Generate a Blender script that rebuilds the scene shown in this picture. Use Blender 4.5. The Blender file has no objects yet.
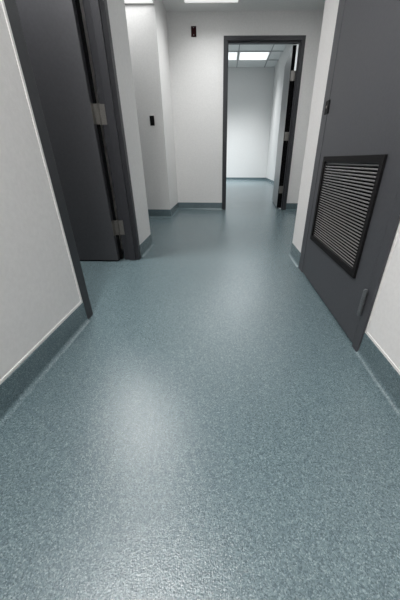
import bpy, bmesh, math, random
from mathutils import Vector, Matrix
random.seed(4)
S = bpy.context.scene
C = S.collection
PI = math.pi

# ------------------------------------------------------------------ camera
PITCH, YAW, ROLL, CAMH, FPX, CX = .4826, .0215, .0043, .745, 266.9, 217.8
cam = bpy.data.cameras.new('camera')
cam.sensor_width = 36
cam.sensor_fit = 'AUTO'
cam.lens = FPX / 600 * 36
cam.shift_x = -(CX - 200) / 600
cam.clip_start = .02
co = bpy.data.objects.new('camera', cam)
C.objects.link(co)
co.matrix_world = (Matrix.Translation((0, 0, CAMH)) @ Matrix.Rotation(YAW, 4, 'Z')
                   @ Matrix.Rotation(PI / 2 - PITCH, 4, 'X') @ Matrix.Rotation(ROLL, 4, 'Z'))
S.camera = co

# ------------------------------------------------------------------ world, exposure, light strengths
w = bpy.data.worlds.new('world')
S.world = w
w.use_nodes = True
w.node_tree.nodes['Background'].inputs[0].default_value = (.75, .85, 1, 1)
w.node_tree.nodes['Background'].inputs[1].default_value = .02
S.view_settings.view_transform = 'Standard'
S.view_settings.look = 'None'
S.view_settings.gamma = 1
S.view_settings.use_curve_mapping = False
S.view_settings.exposure = .46
WARM = (1, .98, .965)
PALE = (.99, 1, .995)
COOL = (.95, .985, 1)
#            x,    y,    z,    sx,  sy,  watts, colour, emission, label, group of parts
LIGHTS = [
    (-.19, 4.03, 2.44, .68, 1.0, 8, PALE, .42, 'rectangular flush ceiling light panel in front of the far doorway wall'),
    (-.52, .48, 2.44, .24, .45, 20, WARM, 3, 'rectangular ceiling light panel above the nearest stretch of corridor floor'),
    (-.05, -1.6, 2.44, .60, 1.2, 22, WARM, 3, 'rectangular ceiling light panel nearest the wall behind the viewer'),
    (-1.07, 1.97, 2.24, .40, .16, 25, WARM, 5, 'square ceiling light panel inside the room left of the corridor'),
    (-1.40, 3.76, 2.25, 1.23, .496, 2.8, PALE, .5, 'bright ceiling light panel in the low ceiling of the left recess'),
    (.93, 3.35, 2.44, .50, 1.1, 2.5, PALE, 3, 'added fill light panel, unseen in the side passage behind the louvered door wall'),  # added fill, hidden from view, lifts the far wall and floor
]

def area(name, loc, sx, sy, watts, col, spread=180):
    l = bpy.data.lights.new(name, 'AREA')
    l.shape = 'RECTANGLE'
    l.size, l.size_y, l.energy, l.color = sx, sy, watts, col
    l.spread = math.radians(spread)
    o = bpy.data.objects.new(name, l)
    C.objects.link(o)
    o.location = loc
    return o
for (x, y, z, sx, sy, wt, c, e, lab) in LIGHTS:
    area('lamp', (x, y, z - .03), sx * .94, sy * .94, wt, c, 130 if y > 4 else 180)
for k in range(3):
    area('lamp', (.865 - k * .98, 11.095, 3.655), .9, .74, 20, COOL, 80)
area('lamp', (.37, 7.7, 3.655), 1.4, .74, 60, COOL, 160)

# ------------------------------------------------------------------ materials
def mat(name, base, rough=.5, spec=.5, metal=0):
    m = bpy.data.materials.new(name)
    m.use_nodes = True
    b = m.node_tree.nodes['Principled BSDF']
    b.inputs['Base Color'].default_value = (*base, 1)
    b.inputs['Roughness'].default_value = rough
    b.inputs['Specular IOR Level'].default_value = spec
    b.inputs['Metallic'].default_value = metal
    return m, m.node_tree, b

def srgb(r, g, b):
    f = lambda c: (c / 255 / 12.92) if c / 255 <= .04045 else ((c / 255 + .055) / 1.055) ** 2.4
    return (f(r), f(g), f(b))

def noisy(name, c1, c2, scale, rough, bump=.0, bscale=None, spec=.5, metal=0, bdist=.001, r2=None):
    m, t, b = mat(name, c1, rough, spec, metal)
    tc = t.nodes.new('ShaderNodeTexCoord')
    n = t.nodes.new('ShaderNodeTexNoise')
    n.inputs['Scale'].default_value = scale
    n.inputs['Detail'].default_value = 4
    t.links.new(tc.outputs['Object'], n.inputs['Vector'])
    r = t.nodes.new('ShaderNodeValToRGB')
    r.color_ramp.elements[0].position = .35
    r.color_ramp.elements[1].position = .65
    r.color_ramp.elements[0].color = (*c1, 1)
    r.color_ramp.elements[1].color = (*c2, 1)
    t.links.new(n.outputs['Fac'], r.inputs['Fac'])
    t.links.new(r.outputs['Color'], b.inputs['Base Color'])
    if bump:
        n2 = t.nodes.new('ShaderNodeTexNoise')
        n2.inputs['Scale'].default_value = bscale
        n2.inputs['Detail'].default_value = 3
        t.links.new(tc.outputs['Object'], n2.inputs['Vector'])
        bp = t.nodes.new('ShaderNodeBump')
        bp.inputs['Strength'].default_value = bump
        bp.inputs['Distance'].default_value = bdist
        t.links.new(n2.outputs['Fac'], bp.inputs['Height'])
        t.links.new(bp.outputs['Normal'], b.inputs['Normal'])
    return m

def floor_mat(name, bump_strength, rough):
    m, t, b = mat(name, (.2, .25, .28), rough, .65)
    tc = t.nodes.new('ShaderNodeTexCoord')
    vor = t.nodes.new('ShaderNodeTexVoronoi')
    vor.inputs['Scale'].default_value = 430
    n0 = t.nodes.new('ShaderNodeTexNoise')
    n0.inputs['Scale'].default_value = 150
    n0.inputs['Detail'].default_value = 2
    mixv = t.nodes.new('ShaderNodeMixRGB')
    mixv.blend_type = 'ADD'
    mixv.inputs[0].default_value = .006
    t.links.new(tc.outputs['Object'], mixv.inputs[1])
    t.links.new(n0.outputs['Color'], mixv.inputs[2])
    t.links.new(tc.outputs['Object'], n0.inputs['Vector'])
    t.links.new(mixv.outputs[0], vor.inputs['Vector'])
    sep = t.nodes.new('ShaderNodeSeparateColor')
    t.links.new(vor.outputs['Color'], sep.inputs[0])
    r = t.nodes.new('ShaderNodeValToRGB')
    cr = r.color_ramp
    cr.interpolation = 'CONSTANT'
    cr.elements[0].position = 0
    cr.elements[0].color = (*srgb(70, 86, 91), 1)
    cr.elements[1].position = .22
    cr.elements[1].color = (*srgb(83, 100, 105), 1)
    for p, c in ((.5, (94, 111, 116)), (.74, (103, 120, 125)), (.9, (120, 136, 140))):
        e = cr.elements.new(p)
        e.color = (*srgb(*c), 1)
    t.links.new(sep.outputs[0], r.inputs['Fac'])
    # a slow drift in the tone of the sheet
    n3 = t.nodes.new('ShaderNodeTexNoise')
    n3.inputs['Scale'].default_value = 3
    t.links.new(tc.outputs['Object'], n3.inputs['Vector'])
    mr = t.nodes.new('ShaderNodeMapRange')
    mr.inputs['To Min'].default_value = .93
    mr.inputs['To Max'].default_value = 1.07
    t.links.new(n3.outputs['Fac'], mr.inputs['Value'])
    n4 = t.nodes.new('ShaderNodeTexNoise')
    n4.inputs['Scale'].default_value = 150
    n4.inputs['Detail'].default_value = 3
    t.links.new(tc.outputs['Object'], n4.inputs['Vector'])
    mr4 = t.nodes.new('ShaderNodeMapRange')
    mr4.inputs['From Min'].default_value = .3
    mr4.inputs['From Max'].default_value = .7
    mr4.inputs['To Min'].default_value = .88
    mr4.inputs['To Max'].default_value = 1.12
    t.links.new(n4.outputs['Fac'], mr4.inputs['Value'])
    mm = t.nodes.new('ShaderNodeMath')
    mm.operation = 'MULTIPLY'
    t.links.new(mr.outputs[0], mm.inputs[0])
    t.links.new(mr4.outputs[0], mm.inputs[1])
    mul = t.nodes.new('ShaderNodeVectorMath')
    mul.operation = 'SCALE'
    t.links.new(r.outputs['Color'], mul.inputs[0])
    t.links.new(mm.outputs[0], mul.inputs['Scale'])
    t.links.new(mul.outputs[0], b.inputs['Base Color'])
    # pebbled emboss
    v2 = t.nodes.new('ShaderNodeTexNoise')
    v2.inputs['Scale'].default_value = 300
    v2.inputs['Detail'].default_value = 1.5
    t.links.new(tc.outputs['Object'], v2.inputs['Vector'])
    bp = t.nodes.new('ShaderNodeBump')
    bp.inputs['Strength'].default_value = bump_strength
    bp.inputs['Distance'].default_value = .001
    t.links.new(v2.outputs['Fac'], bp.inputs['Height'])
    t.links.new(bp.outputs['Normal'], b.inputs['Normal'])
    return m

M = {}
M['floor'] = floor_mat('speckled_vinyl', .8, .25)
M['wall'] = noisy('wall_paint', srgb(215, 214, 213), srgb(220, 219, 218), 60, .55, .5, 200, .35)
M['bead'] = noisy('white_sealant', srgb(216, 214, 212), srgb(221, 219, 217), 30, .35)
M['ceil'] = noisy('ceiling_tile', srgb(218, 219, 218), srgb(230, 230, 229), 180, .85, .3, 200)
M['grid'] = noisy('white_grid', srgb(150, 153, 154), srgb(156, 159, 160), 30, .5)
M['frame'] = noisy('charcoal_frame_paint', srgb(45, 46, 50), srgb(49, 50, 54), 90, .42, .1, 300, spec=.35)
M['door'] = noisy('charcoal_door_paint', srgb(61, 62, 66), srgb(65, 66, 70), 70, .5, .22, 320)
M['doorfar'] = noisy('far_leaf_grey', srgb(84, 86, 88), srgb(88, 90, 92), 70, .3, .1, 320)  # lighter and smoother than the charcoal door material
M['louver'] = noisy('black_louver_frame', srgb(22, 21, 22), srgb(26, 25, 26), 70, .6, spec=.1)
M['slat'] = noisy('grey_slat_paint', srgb(116, 115, 115), srgb(126, 125, 125), 60, .42)
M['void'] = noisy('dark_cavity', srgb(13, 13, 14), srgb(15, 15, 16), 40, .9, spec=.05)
M['steel'] = noisy('brushed_steel', srgb(104, 102, 99), srgb(128, 126, 122), 240, .42, metal=.6)
M['greyhinge'] = noisy('painted_hinge', srgb(84, 88, 90), srgb(92, 96, 98), 80, .35, metal=.2)
M['blackplastic'] = noisy('black_plastic', srgb(16, 15, 16), srgb(20, 19, 20), 60, .6, spec=.12)
M['maroon'] = noisy('dark_maroon_plastic', srgb(36, 6, 10), srgb(44, 8, 12), 90, .6, spec=.1)
M['screw'] = noisy('screw_metal', srgb(170, 170, 170), srgb(190, 190, 190), 90, .3, metal=.9)

def emis(name, col, strength):
    m, t, b = mat(name, (.85, .85, .85), .4)
    b.inputs['Emission Color'].default_value = (*col, 1)
    b.inputs['Emission Strength'].default_value = strength
    tc = t.nodes.new('ShaderNodeTexCoord')
    n = t.nodes.new('ShaderNodeTexNoise')
    n.inputs['Scale'].default_value = 400
    t.links.new(tc.outputs['Object'], n.inputs['Vector'])
    bp = t.nodes.new('ShaderNodeBump')
    bp.inputs['Strength'].default_value = .1
    t.links.new(n.outputs['Fac'], bp.inputs['Height'])
    t.links.new(bp.outputs['Normal'], b.inputs['Normal'])
    return m

# ------------------------------------------------------------------ mesh helpers
def box(bm, a, b, bev=0, mtx=None):
    r = bmesh.ops.create_cube(bm, size=1)
    vs = r['verts']
    for v in vs:
        v.co = Vector([(a[i] + b[i]) / 2 + v.co[i] * (b[i] - a[i]) for i in range(3)])
    if bev:
        es = list({e for v in vs for e in v.link_edges})
        out = bmesh.ops.bevel(bm, geom=es, offset=bev, segments=2, affect='EDGES', profile=.5)
        vs = list({v for f in out['faces'] for v in f.verts} | {v for v in vs if v.is_valid})
    if mtx:
        bmesh.ops.transform(bm, matrix=mtx, verts=[v for v in vs if v.is_valid])

def cyl(bm, p0, p1, r, seg=16):
    p0, p1 = Vector(p0), Vector(p1)
    d = p1 - p0
    q = d.to_track_quat('Z', 'Y').to_matrix().to_4x4()
    bmesh.ops.create_cone(bm, cap_ends=True, segments=seg, radius1=r, radius2=r, depth=d.length,
                          matrix=Matrix.Translation((p0 + p1) / 2) @ q)

def new(): return bmesh.new()

def obj(name, bm, m, parent=None, smooth=False):
    me = bpy.data.meshes.new(name)
    bmesh.ops.recalc_face_normals(bm, faces=bm.faces)
    bm.to_mesh(me)
    bm.free()
    o = bpy.data.objects.new(name, me)
    C.objects.link(o)
    me.materials.append(m)
    if smooth:
        for p in me.polygons: p.use_smooth = True
    if parent: o.parent = parent
    return o

def empty(name, loc, rz=0):
    o = bpy.data.objects.new(name, None)
    C.objects.link(o)
    o.location = loc
    o.rotation_euler = (0, 0, rz)
    o.empty_display_size = .1
    return o

def tag(o, label, cat, kind=None, group=None):
    o['label'] = label
    o['category'] = cat
    if kind: o['kind'] = kind
    if group: o['group'] = group
    return o

def struct(name, bm, m, label, cat):
    return tag(obj(name, bm, m), label, cat, 'structure')

# ------------------------------------------------------------------ measures of the place
XL, XR = -.707, .599          # corridor side faces of the walls
YF = 4.755                    # far wall
CH = 2.44                     # ceiling
T = .12                       # wall thickness
LY0, LY1 = 1.168, 2.182       # left door frame, outer
RY0, RY1 = .941, 1.985        # right door frame, outer
YE = 2.565                    # left wall ends, recess begins
YR = 2.308                    # right wall ends
YA, XA = 4.013, -.781         # recess back wall, its corner
FX0, FX1, DH = -.039, 1.044, 2.205
RX = 1.245                    # side wall beyond the right corner
BY = -2.6                     # wall behind
FRY, FRC, FRX = 12.27, 3.68, 1.72
FRL = -2.2
ROOML = -3.1
BH = .109

# ------------------------------------------------------------------ floor
bm = new()
box(bm, (-3.6, -3.0, -.1), (3.0, 12.5, 0))
struct('floor', bm, M['floor'], 'blue-grey speckled vinyl sheet floor with a wet-looking sheen', 'floor')

# ------------------------------------------------------------------ walls
def wall(name, boxes, label):
    bm = new()
    for a, b in boxes: box(bm, a, b)
    return struct(name, bm, M['wall'], label, 'wall')
wall('wall_left', [((XL - T, BY, 0), (XL, LY0, CH)), ((XL - T, LY0, DH), (XL, LY1, CH)),
                   ((XL - T, LY1, 0), (XL, YE, CH))],
     'off-white painted wall holding the open door on the left')
wall('wall_left_recess', [((-2.9, YA, 0), (XA, YF, CH))],
     'off-white boxed-out wall at the far left with the small black switch on it')
wall('wall_left_room', [((ROOML, YE - T, 0), (XL - T, YE, CH)), ((ROOML, -.2, 0), (XL - T, -.08, CH)),
                        ((ROOML - T, -.2, 0), (ROOML, YE, CH))],
     'off-white walls of the side room behind the open left door')
wall('wall_left_recess_end', [((-2.9 - T, YE, 0), (-2.9, YF, CH))],
     'off-white end wall of the recess beyond the left door')
wall('wall_far', [((XA, YF, 0), (FX0, YF + T, FRC)), ((FX1, YF, 0), (1.95, YF + T, FRC)),
                  ((FX0, YF, DH), (FX1, YF + T, FRC)), ((FRL - T, YF, 0), (XA, YF + T, FRC))],
     'grey-white wall at the corridor end around the far open doorway')
wall('wall_right', [((XR, BY, 0), (XR + T, RY0, CH)), ((XR, RY0, DH), (XR + T, RY1, CH)),
                    ((XR, RY1, 0), (XR + T, YR, CH))],
     'off-white painted wall holding the closed louvered door on the right')
wall('wall_right_side', [((RX, YR - T, 0), (RX + T, YF, CH)), ((XR + T, YR - T, 0), (RX, YR, CH))],
     'narrow off-white side wall right of the far doorway frame')
wall('wall_back', [((XL - T, BY - T, 0), (XR + T, BY, CH))], 'off-white end wall behind the viewer')
wall('wall_far_room_back', [((FRL, FRY, 0), (FRX + T, FRY + T, FRC))],
     'white back wall seen straight through the far doorway')
wall('wall_far_room_right', [((FRX, YF + T, 0), (FRX + T, FRY, FRC))],
     'white side wall seen beside the open leaf through the far doorway')
wall('wall_far_room_left', [((FRL - T, YF + T, 0), (FRL, FRY + T, FRC))],
     'white left wall of the room beyond the far doorway')

# ceilings
bm = new()
box(bm, (XL, BY, CH), (XR, YE, CH + .08))
box(bm, (XA, YE, CH), (RX + T, YF, CH + .08))
box(bm, (XR, YR - T, CH), (RX + T, YE, CH + .08))
struct('ceiling', bm, M['ceil'], 'pale grey corridor ceiling along the top edge of the picture', 'ceiling')
bm = new()
box(bm, (-2.9, YE, 2.25), (XA, YA, 2.33))
struct('ceiling_left_recess', bm, M['ceil'], 'low white ceiling over the recess beyond the left door', 'ceiling')
bm = new()
box(bm, (ROOML, -.08, 2.24), (XL - T, YE - T, 2.32))
struct('ceiling_left_room', bm, M['ceil'], 'ceiling of the side room behind the open left door', 'ceiling')
bm = new()
box(bm, (FRL, YF + T, FRC), (FRX, FRY, FRC + .08))
cf = struct('ceiling_far_room', bm, M['ceil'], 'white tiled ceiling of the room beyond the far doorway', 'ceiling')
bm = new()
gx = [1.355 - .98 * k for k in range(4)]
gy = [11.5 - .81 * k for k in range(9)]
for x in gx: box(bm, (x - .014, YF + T, FRC - .012), (x + .014, FRY, FRC + .001))
for y in gy: box(bm, (FRL, y - .014, FRC - .0125), (FRX, y + .014, FRC + .001))
obj('ceiling_grid', bm, M['grid'], cf)

# ------------------------------------------------------------------ cove bases
def cove(name, runs, label):
    """runs: list of (p0, p1, normal) along a wall foot, the base stands on the normal side"""
    prof = [(0, 0), (0, BH), (.003, BH), (.0045, BH - .002)]
    r = .020
    for k in range(0, 9):
        a = k / 8 * PI / 2
        prof.append((.0045 + r * (1 - math.cos(a)), .0015 + r * (1 - math.sin(a))))
    bm = new()
    for (p0, p1, n, e0, e1) in runs:
        p0, p1, n = Vector(p0), Vector(p1), Vector(n)
        t = (p1 - p0).normalized()
        rows = []
        for (p, e, s) in ((p0, e0, -1), (p1, e1, 1)):
            # e = +1 outside corner (mitre grows), -1 inside corner (mitre shrinks), 0 square
            rows.append([bm.verts.new((*(p + n * d + t * (s * e * d)), z)) for d, z in prof])
        k = len(prof)
        for i in range(k):
            j = (i + 1) % k
            bm.faces.new((rows[0][i], rows[0][j], rows[1][j], rows[1][i]))
        bm.faces.new(rows[0][::-1])
        bm.faces.new(rows[1])
    o = struct(name, bm, M['floor'], label, 'baseboard')
    for p in o.data.polygons: p.use_smooth = False
    return o
bl = cove('baseboard_left', [((XL, BY), (XL, LY0), (1, 0), -1, 0)],
     'teal speckled coved base at the foot of the near left wall')
cove('baseboard_left_corner', [((XL, LY1), (XL, YE), (1, 0), 0, 1), ((XL, YE), (-2.9, YE), (0, 1), 1, -1)],
     'short teal coved base between the left door frame and the recess corner')
cove('baseboard_left_recess', [((-2.9, YA), (XA, YA), (0, -1), -1, 1), ((XA, YA), (XA, YF), (1, 0), 1, -1)],
     'teal coved base wrapping the boxed-out wall under the black switch')
cove('baseboard_far', [((XA, YF), (FX0, YF), (0, -1), -1, 0)],
     'teal coved base on the far wall left of the far doorway')
cove('baseboard_far_right', [((FX1, YF), (RX, YF), (0, -1), 0, -1), ((RX, YR), (RX, YF), (-1, 0), -1, -1)],
     'teal coved base right of the far doorway frame')
br = cove('baseboard_right', [((XR, BY), (XR, RY0), (-1, 0), -1, 0)],
     'teal speckled coved base at the foot of the near right wall')
cove('baseboard_right_corner', [((XR, RY1), (XR, YR), (-1, 0), 0, 1), ((XR, YR), (RX, YR), (0, 1), 1, -1)],
     'short teal coved base past the latch side of the louvered door')
cove('baseboard_far_room', [((FRL, FRY), (FRX, FRY), (0, -1), -1, -1), ((FRX, YF + T), (FRX, FRY), (-1, 0), -1, -1),
                            ((FRL, YF + T), (FRL, FRY), (1, 0), -1, -1)],
     'teal coved base around the room beyond the far doorway')

# white beads over the near bases and beside the near frames
def bead(name, boxes, label):
    bm = new()
    for a, b in boxes: box(bm, a, b, .001)
    return struct(name, bm, M['bead'], label, 'trim')
bead('trim_1', [((XL - .001, BY, BH), (XL + .003, LY0 - .012, BH + .011)),
                ((XL - .001, LY0 - .012, BH), (XL + .003, LY0, CH))],
     'white bead capping the near left base and rising beside the left door frame')
bead('trim_2', [((XR - .003, BY, BH), (XR + .001, RY0 - .012, BH + .011)),
                ((XR - .003, RY0 - .012, BH), (XR + .001, RY0, CH))],
     'white bead capping the near right base and rising beside the louvered door frame')

# ------------------------------------------------------------------ door frames (local: u along wall, d depth from the seen side)
def frame(name, W, H, stop, D, mtx, label, f0=.05, paint='frame'):
    bm = new()
    bx_ = lambda a, b, bev=.0015: box(bm, a, b, bev)
    f = .05
    bx_((0, 0, 0), (f0, D, H))
    bx_((W - f, 0, 0), (W, D, H))
    bx_((f0 - .002, 0, H - f), (W - f + .002, D, H))
    s0, s1 = stop
    bx_((f0 - .001, s0, 0), (f0 + .016, s1, H - f))
    bx_((W - f - .021, s0, 0), (W - f + .001, s1, H - f))
    bx_((f0 + .014, s0, H - f - .016), (W - f - .014, s1, H - f + .001))
    bmesh.ops.transform(bm, matrix=mtx, verts=bm.verts)
    return struct(name, bm, M[paint], label, 'door frame')
PR = .011
# left frame: u = +Y, d = -X
mL = Matrix(((0, -1, 0, XL + .003), (1, 0, 0, LY0), (0, 0, 1, 0), (0, 0, 0, 1)))
frame('trim_3', LY1 - LY0, DH - .002, (.028, .076), T + .006, mL, 'charcoal steel frame around the left door opening', .066)
# right frame: u = -Y, d = +X
mR = Matrix(((0, 1, 0, XR - PR), (-1, 0, 0, RY1), (0, 0, 1, 0), (0, 0, 0, 1)))
frame('trim_4', RY1 - RY0, DH - .002, (.049, .102), T + 2 * PR, mR, 'charcoal steel frame around the closed louvered door', .098, 'door')
# far frame: u = +X, d = +Y
mF = Matrix(((1, 0, 0, FX0), (0, 1, 0, YF - PR), (0, 0, 1, 0), (0, 0, 0, 1)))
frame('trim_5', FX1 - FX0, DH - .002, (.028, .073), T + 2 * PR, mF, 'black steel frame around the far open doorway')

# ------------------------------------------------------------------ doors
LT = .044
def butt_hinge(parent, z, edge, jamb, m, far=False):
    """hinge round a pin at the parent's origin: one plate on the leaf edge, one on the jamb, a five-knuckle barrel.
    edge = (x of the leaf edge, far end y), jamb = (start, end) measured from the pin across the jamb rabbet"""
    bm = new()
    if not far:
        box(bm, (edge[0] - .002, edge[1], z), (edge[0] + .0012, -.002, z + .114))
        box(bm, (jamb[0], -.0012, z), (jamb[1], .001, z + .114))
        box(bm, (edge[0] - .001, -.012, z), (.001, -.0095, z + .114))
        box(bm, (-.0012, -.012, z), (.0012, 0, z + .114))
    else:
        box(bm, (edge[1], edge[0] - .0012, z), (-.002, edge[0] + .002, z + .114))
        box(bm, (-.0012, -jamb[1], z), (.001, -jamb[0], z + .114))
    o = obj('hinge', bm, m, parent)
    bm = new()
    for k in range(5):
        cyl(bm, (0, 0, z + .0229 * k + .0008), (0, 0, z + .0229 * (k + 1) - .0008), .0062)
    cyl(bm, (0, 0, z - .003), (0, 0, z + .117), .0045)
    obj('hinge_barrel', bm, m, o, False)
    return o

# left door: pin on the room side of the far jamb, leaf swung into the room
pinL = Vector((XL - T - .003 - .007, LY1 - .05 - .002, 0))
d1 = tag(empty('door_1', (pinL.x, pinL.y, 0)), 'dark charcoal flush door standing open on the left', 'door', 'structure')
bm = new()
LW = LY1 - LY0 - .1 - .008
box(bm, (-LW - .02, -LT - .009, .012), (-.030, -.009, DH - .056), .0012)
obj('door_leaf', bm, M['door'], d1)
bm = new()
box(bm, (-LW - .02, -LT - .0085, .004), (-.030, -.0095, .012))
obj('door_bottom_seal', bm, M['void'], d1)
bm = new()
box(bm, (-.031, -.0085, .012), (-.0072, -.005, DH - .056))
obj('gap_shade', bm, M['void'], d1)  # black strip put in for the shade of the open hinge gap
for z in (.21, .955, 1.75):
    butt_hinge(d1, z, (-.029, -.052), (.004, .040), M['steel'])

# far door: pin on the far-room side of the right jamb
pinF = Vector((FX1 - .05 - .003, YF + T + .007, 0))
d2 = tag(empty('door_2', (pinF.x, pinF.y, 0), math.radians(-4.5)), 'charcoal door leaf open into the room beyond the far doorway', 'door', 'structure')
bm = new()
FW = FX1 - FX0 - .1 - .008
box(bm, (-.050 - .028, .006, .012), (-.028, FW, DH - .056), .0012)
obj('door_leaf', bm, M['doorfar'], d2)
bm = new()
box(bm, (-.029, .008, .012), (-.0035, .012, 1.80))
obj('gap_shade', bm, M['void'], d2)  # black filler standing in for shade between far leaf and jamb
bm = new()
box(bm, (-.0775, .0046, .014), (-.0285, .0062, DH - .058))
obj('edge_shade', bm, M['void'], d2)  # black face over the hinge edge, painted-in shadow
for z in (.25, 1.02, 1.76):
    butt_hinge(d2, z, (.005, -.070), (.004, .040), M['steel'], True)

# right door: closed, hinge on the near side, opens to the corridor
XD = XR - PR                    # corridor face of frame and leaf
d3 = tag(empty('door_3', (XD, RY0 + .05, 0)), 'dark grey closed door on the right with a louvered vent', 'door', 'structure')
W3 = RY1 - RY0 - .148
ly0, ly1, lz0, lz1 = 1.114 - RY0 - .05, 1.797 - RY0 - .05, .279, .766
bm = new()
x0, x1 = .002, .002 + LT
ins = .03
for a, b in (((x0, .003, .014), (x1, ly0 + ins, DH - .055)), ((x0, ly1 - ins, .014), (x1, W3 - .003, DH - .055)),
             ((x0, ly0 + ins, .014), (x1, ly1 - ins, lz0 + ins)), ((x0, ly0 + ins, lz1 - ins), (x1, ly1 - ins, DH - .055))):
    box(bm, a, b)
bmesh.ops.remove_doubles(bm, verts=bm.verts, dist=.0001)
obj('door_leaf', bm, M['door'], d3)
lou = empty('louver', (0, 0, 0))
lou.parent = d3
def rim(bm, dep0, dep1, y0, y1, z0, z1, wd):
    box(bm, (dep0, y0, z0), (dep1, y0 + wd, z1), .001)
    box(bm, (dep0, y1 - wd, z0), (dep1, y1, z1), .001)
    box(bm, (dep0, y0 + wd - .001, z0), (dep1, y1 - wd + .001, z0 + wd), .001)
    box(bm, (dep0, y0 + wd - .001, z1 - wd), (dep1, y1 - wd + .001, z1), .001)
bm = new()
rim(bm, -.008, .004, ly0, ly1, lz0, lz1, .027)
rim(bm, .002, x1 - .002, ly0 + .029, ly1 - .029, lz0 + .029, lz1 - .029, .004)
obj('louver_frame', bm, M['louver'], lou)
NS = 31
bm = new()
zz0, zz1 = lz0 + .030, lz1 - .029
for k in range(NS):
    z = zz0 + (k + .5) / NS * (zz1 - zz0)
    s = (zz1 - zz0) / NS
    # each blade: a folded strip, front lip upright then sloping up to the back
    pts = [(.004, z - s * .18), (.004, z + s * .18), (.0055, z + s * .2), (.014, z - s * .40),
           (.014, z - s * .48), (.0055, z - s * .2)]
    A = [bm.verts.new((a, ly0 + .026, b_)) for a, b_ in pts]
    B = [bm.verts.new((a, ly1 - .026, b_)) for a, b_ in pts]
    for i in range(len(pts)):
        j = (i + 1) % len(pts)
        bm.faces.new((A[i], A[j], B[j], B[i]))
obj('louver_slats', bm, M['slat'], lou)
bm = new()
box(bm, (.036, ly0 + .03, lz0 + .03), (.040, ly1 - .03, lz1 - .03))
obj('louver_backing', bm, M['void'], lou)
# hinges: only the barrel stands out
for z in (.165, .955, 1.75):
    bm = new()
    for k in range(5):
        cyl(bm, (-.009, -.0, z + .0229 * k + .0006), (-.009, -.0, z + .0229 * (k + 1) - .0006), .008, 20)
    box(bm, (-.009, -.0015, z), (.004, .0015, z + .114))
    h = obj('hinge', bm, M['greyhinge'], d3)
    bm = new()
    cyl(bm, (-.009, 0, z - .004), (-.009, 0, z + .001), .006, 16)
    cyl(bm, (-.009, 0, z + .1135), (-.009, 0, z + .1185), .006, 16)
    obj('hinge_pin', bm, M['greyhinge'], h)
# strike opening with its tongue at the latch side
bm = new()
yk = W3
box(bm, (-.004, yk - .018, .985), (.004, yk + .040, 1.05), .001)
lp = obj('latch_plate', bm, M['blackplastic'], d3)
bm = new()
box(bm, (-.008, yk + .006, 1.012), (.001, yk + .016, 1.026), .002)
l2 = obj('latch_tongue', bm, M['steel'], lp)
l2['label'] = 'bright steel tongue'
bm = new()
box(bm, (.012, .01, .004), (.036, W3 - .01, .015))
obj('door_bottom_seal', bm, M['void'], d3)

# ------------------------------------------------------------------ wall plates
t = tag(empty('light_switch', (-.924, YA, 1.13)), 'small black switch plate on the boxed-out wall at the far left', 'light switch')
bm = new()
box(bm, (-.0285, -.006, 0), (.0285, 0, .105), .002)
obj('plate', bm, M['blackplastic'], t)
bm = new()
box(bm, (-.011, -.011, .034), (.011, -.004, .071), .0015)
obj('toggle', bm, M['blackplastic'], t)
t = tag(empty('wall_box', (-.435, YF, 2.193)), 'dark maroon electrical box high on the far wall left of the doorway', 'wall box')
bm = new()
box(bm, (-.034, -.012, 0), (.034, 0, .104), .002)
obj('box', bm, M['maroon'], t)
bm = new()
box(bm, (-.026, -.016, .010), (.026, -.010, .094), .0015)
obj('cover', bm, M['maroon'], t)
bm = new()
for z in (.016, .088):
    bm = new()
    cyl(bm, (0, -.0185, z), (0, -.0155, z), .004, 10)
    obj('screw', bm, M['screw'], t)

# ------------------------------------------------------------------ ceiling lights
def ceiling_light(x, y, z, sx, sy, em, label, mcol, wide=.02):
    t = tag(empty('ceiling_light', (x, y, z)), label, 'ceiling light', None, 'flush ceiling light panels')
    hx, hy = sx / 2, sy / 2
    bm = new()
    box(bm, (-hx, -hy, -.018), (-hx + wide, hy, 0), .002)
    box(bm, (hx - wide, -hy, -.018), (hx, hy, 0), .002)
    box(bm, (-hx + wide, -hy, -.018), (hx - wide, -hy + wide, 0), .002)
    box(bm, (-hx + wide, hy - wide, -.018), (hx - wide, hy, 0), .002)
    obj('light_frame', bm, M['bead'], t)
    bm = new()
    box(bm, (-hx + wide - .002, -hy + wide - .002, -.012), (hx - wide + .002, hy - wide + .002, -.001))
    obj('diffuser', bm, emis('diffuser_glow', mcol, em), t)
    return t
for (x, y, z, sx, sy, wt, c, e, lab) in LIGHTS:
    ceiling_light(x, y, z, sx, sy, e, lab, c, .006 if z == 2.25 else .02)
labs = ['right-hand glowing ceiling panel seen through the far doorway',
        'glowing ceiling panel cut by the left frame edge of the far doorway',
        'glowing ceiling panel hidden behind the left jamb of the far doorway']
for k in range(3):
    ceiling_light(.865 - k * .98, 11.095, FRC, .95, .78, .7, labs[k], COOL, .03)
ceiling_light(.37, 7.7, FRC, 1.5, .8, 2.2, 'glowing ceiling panel nearer the far doorway, above its head', COOL, .03)
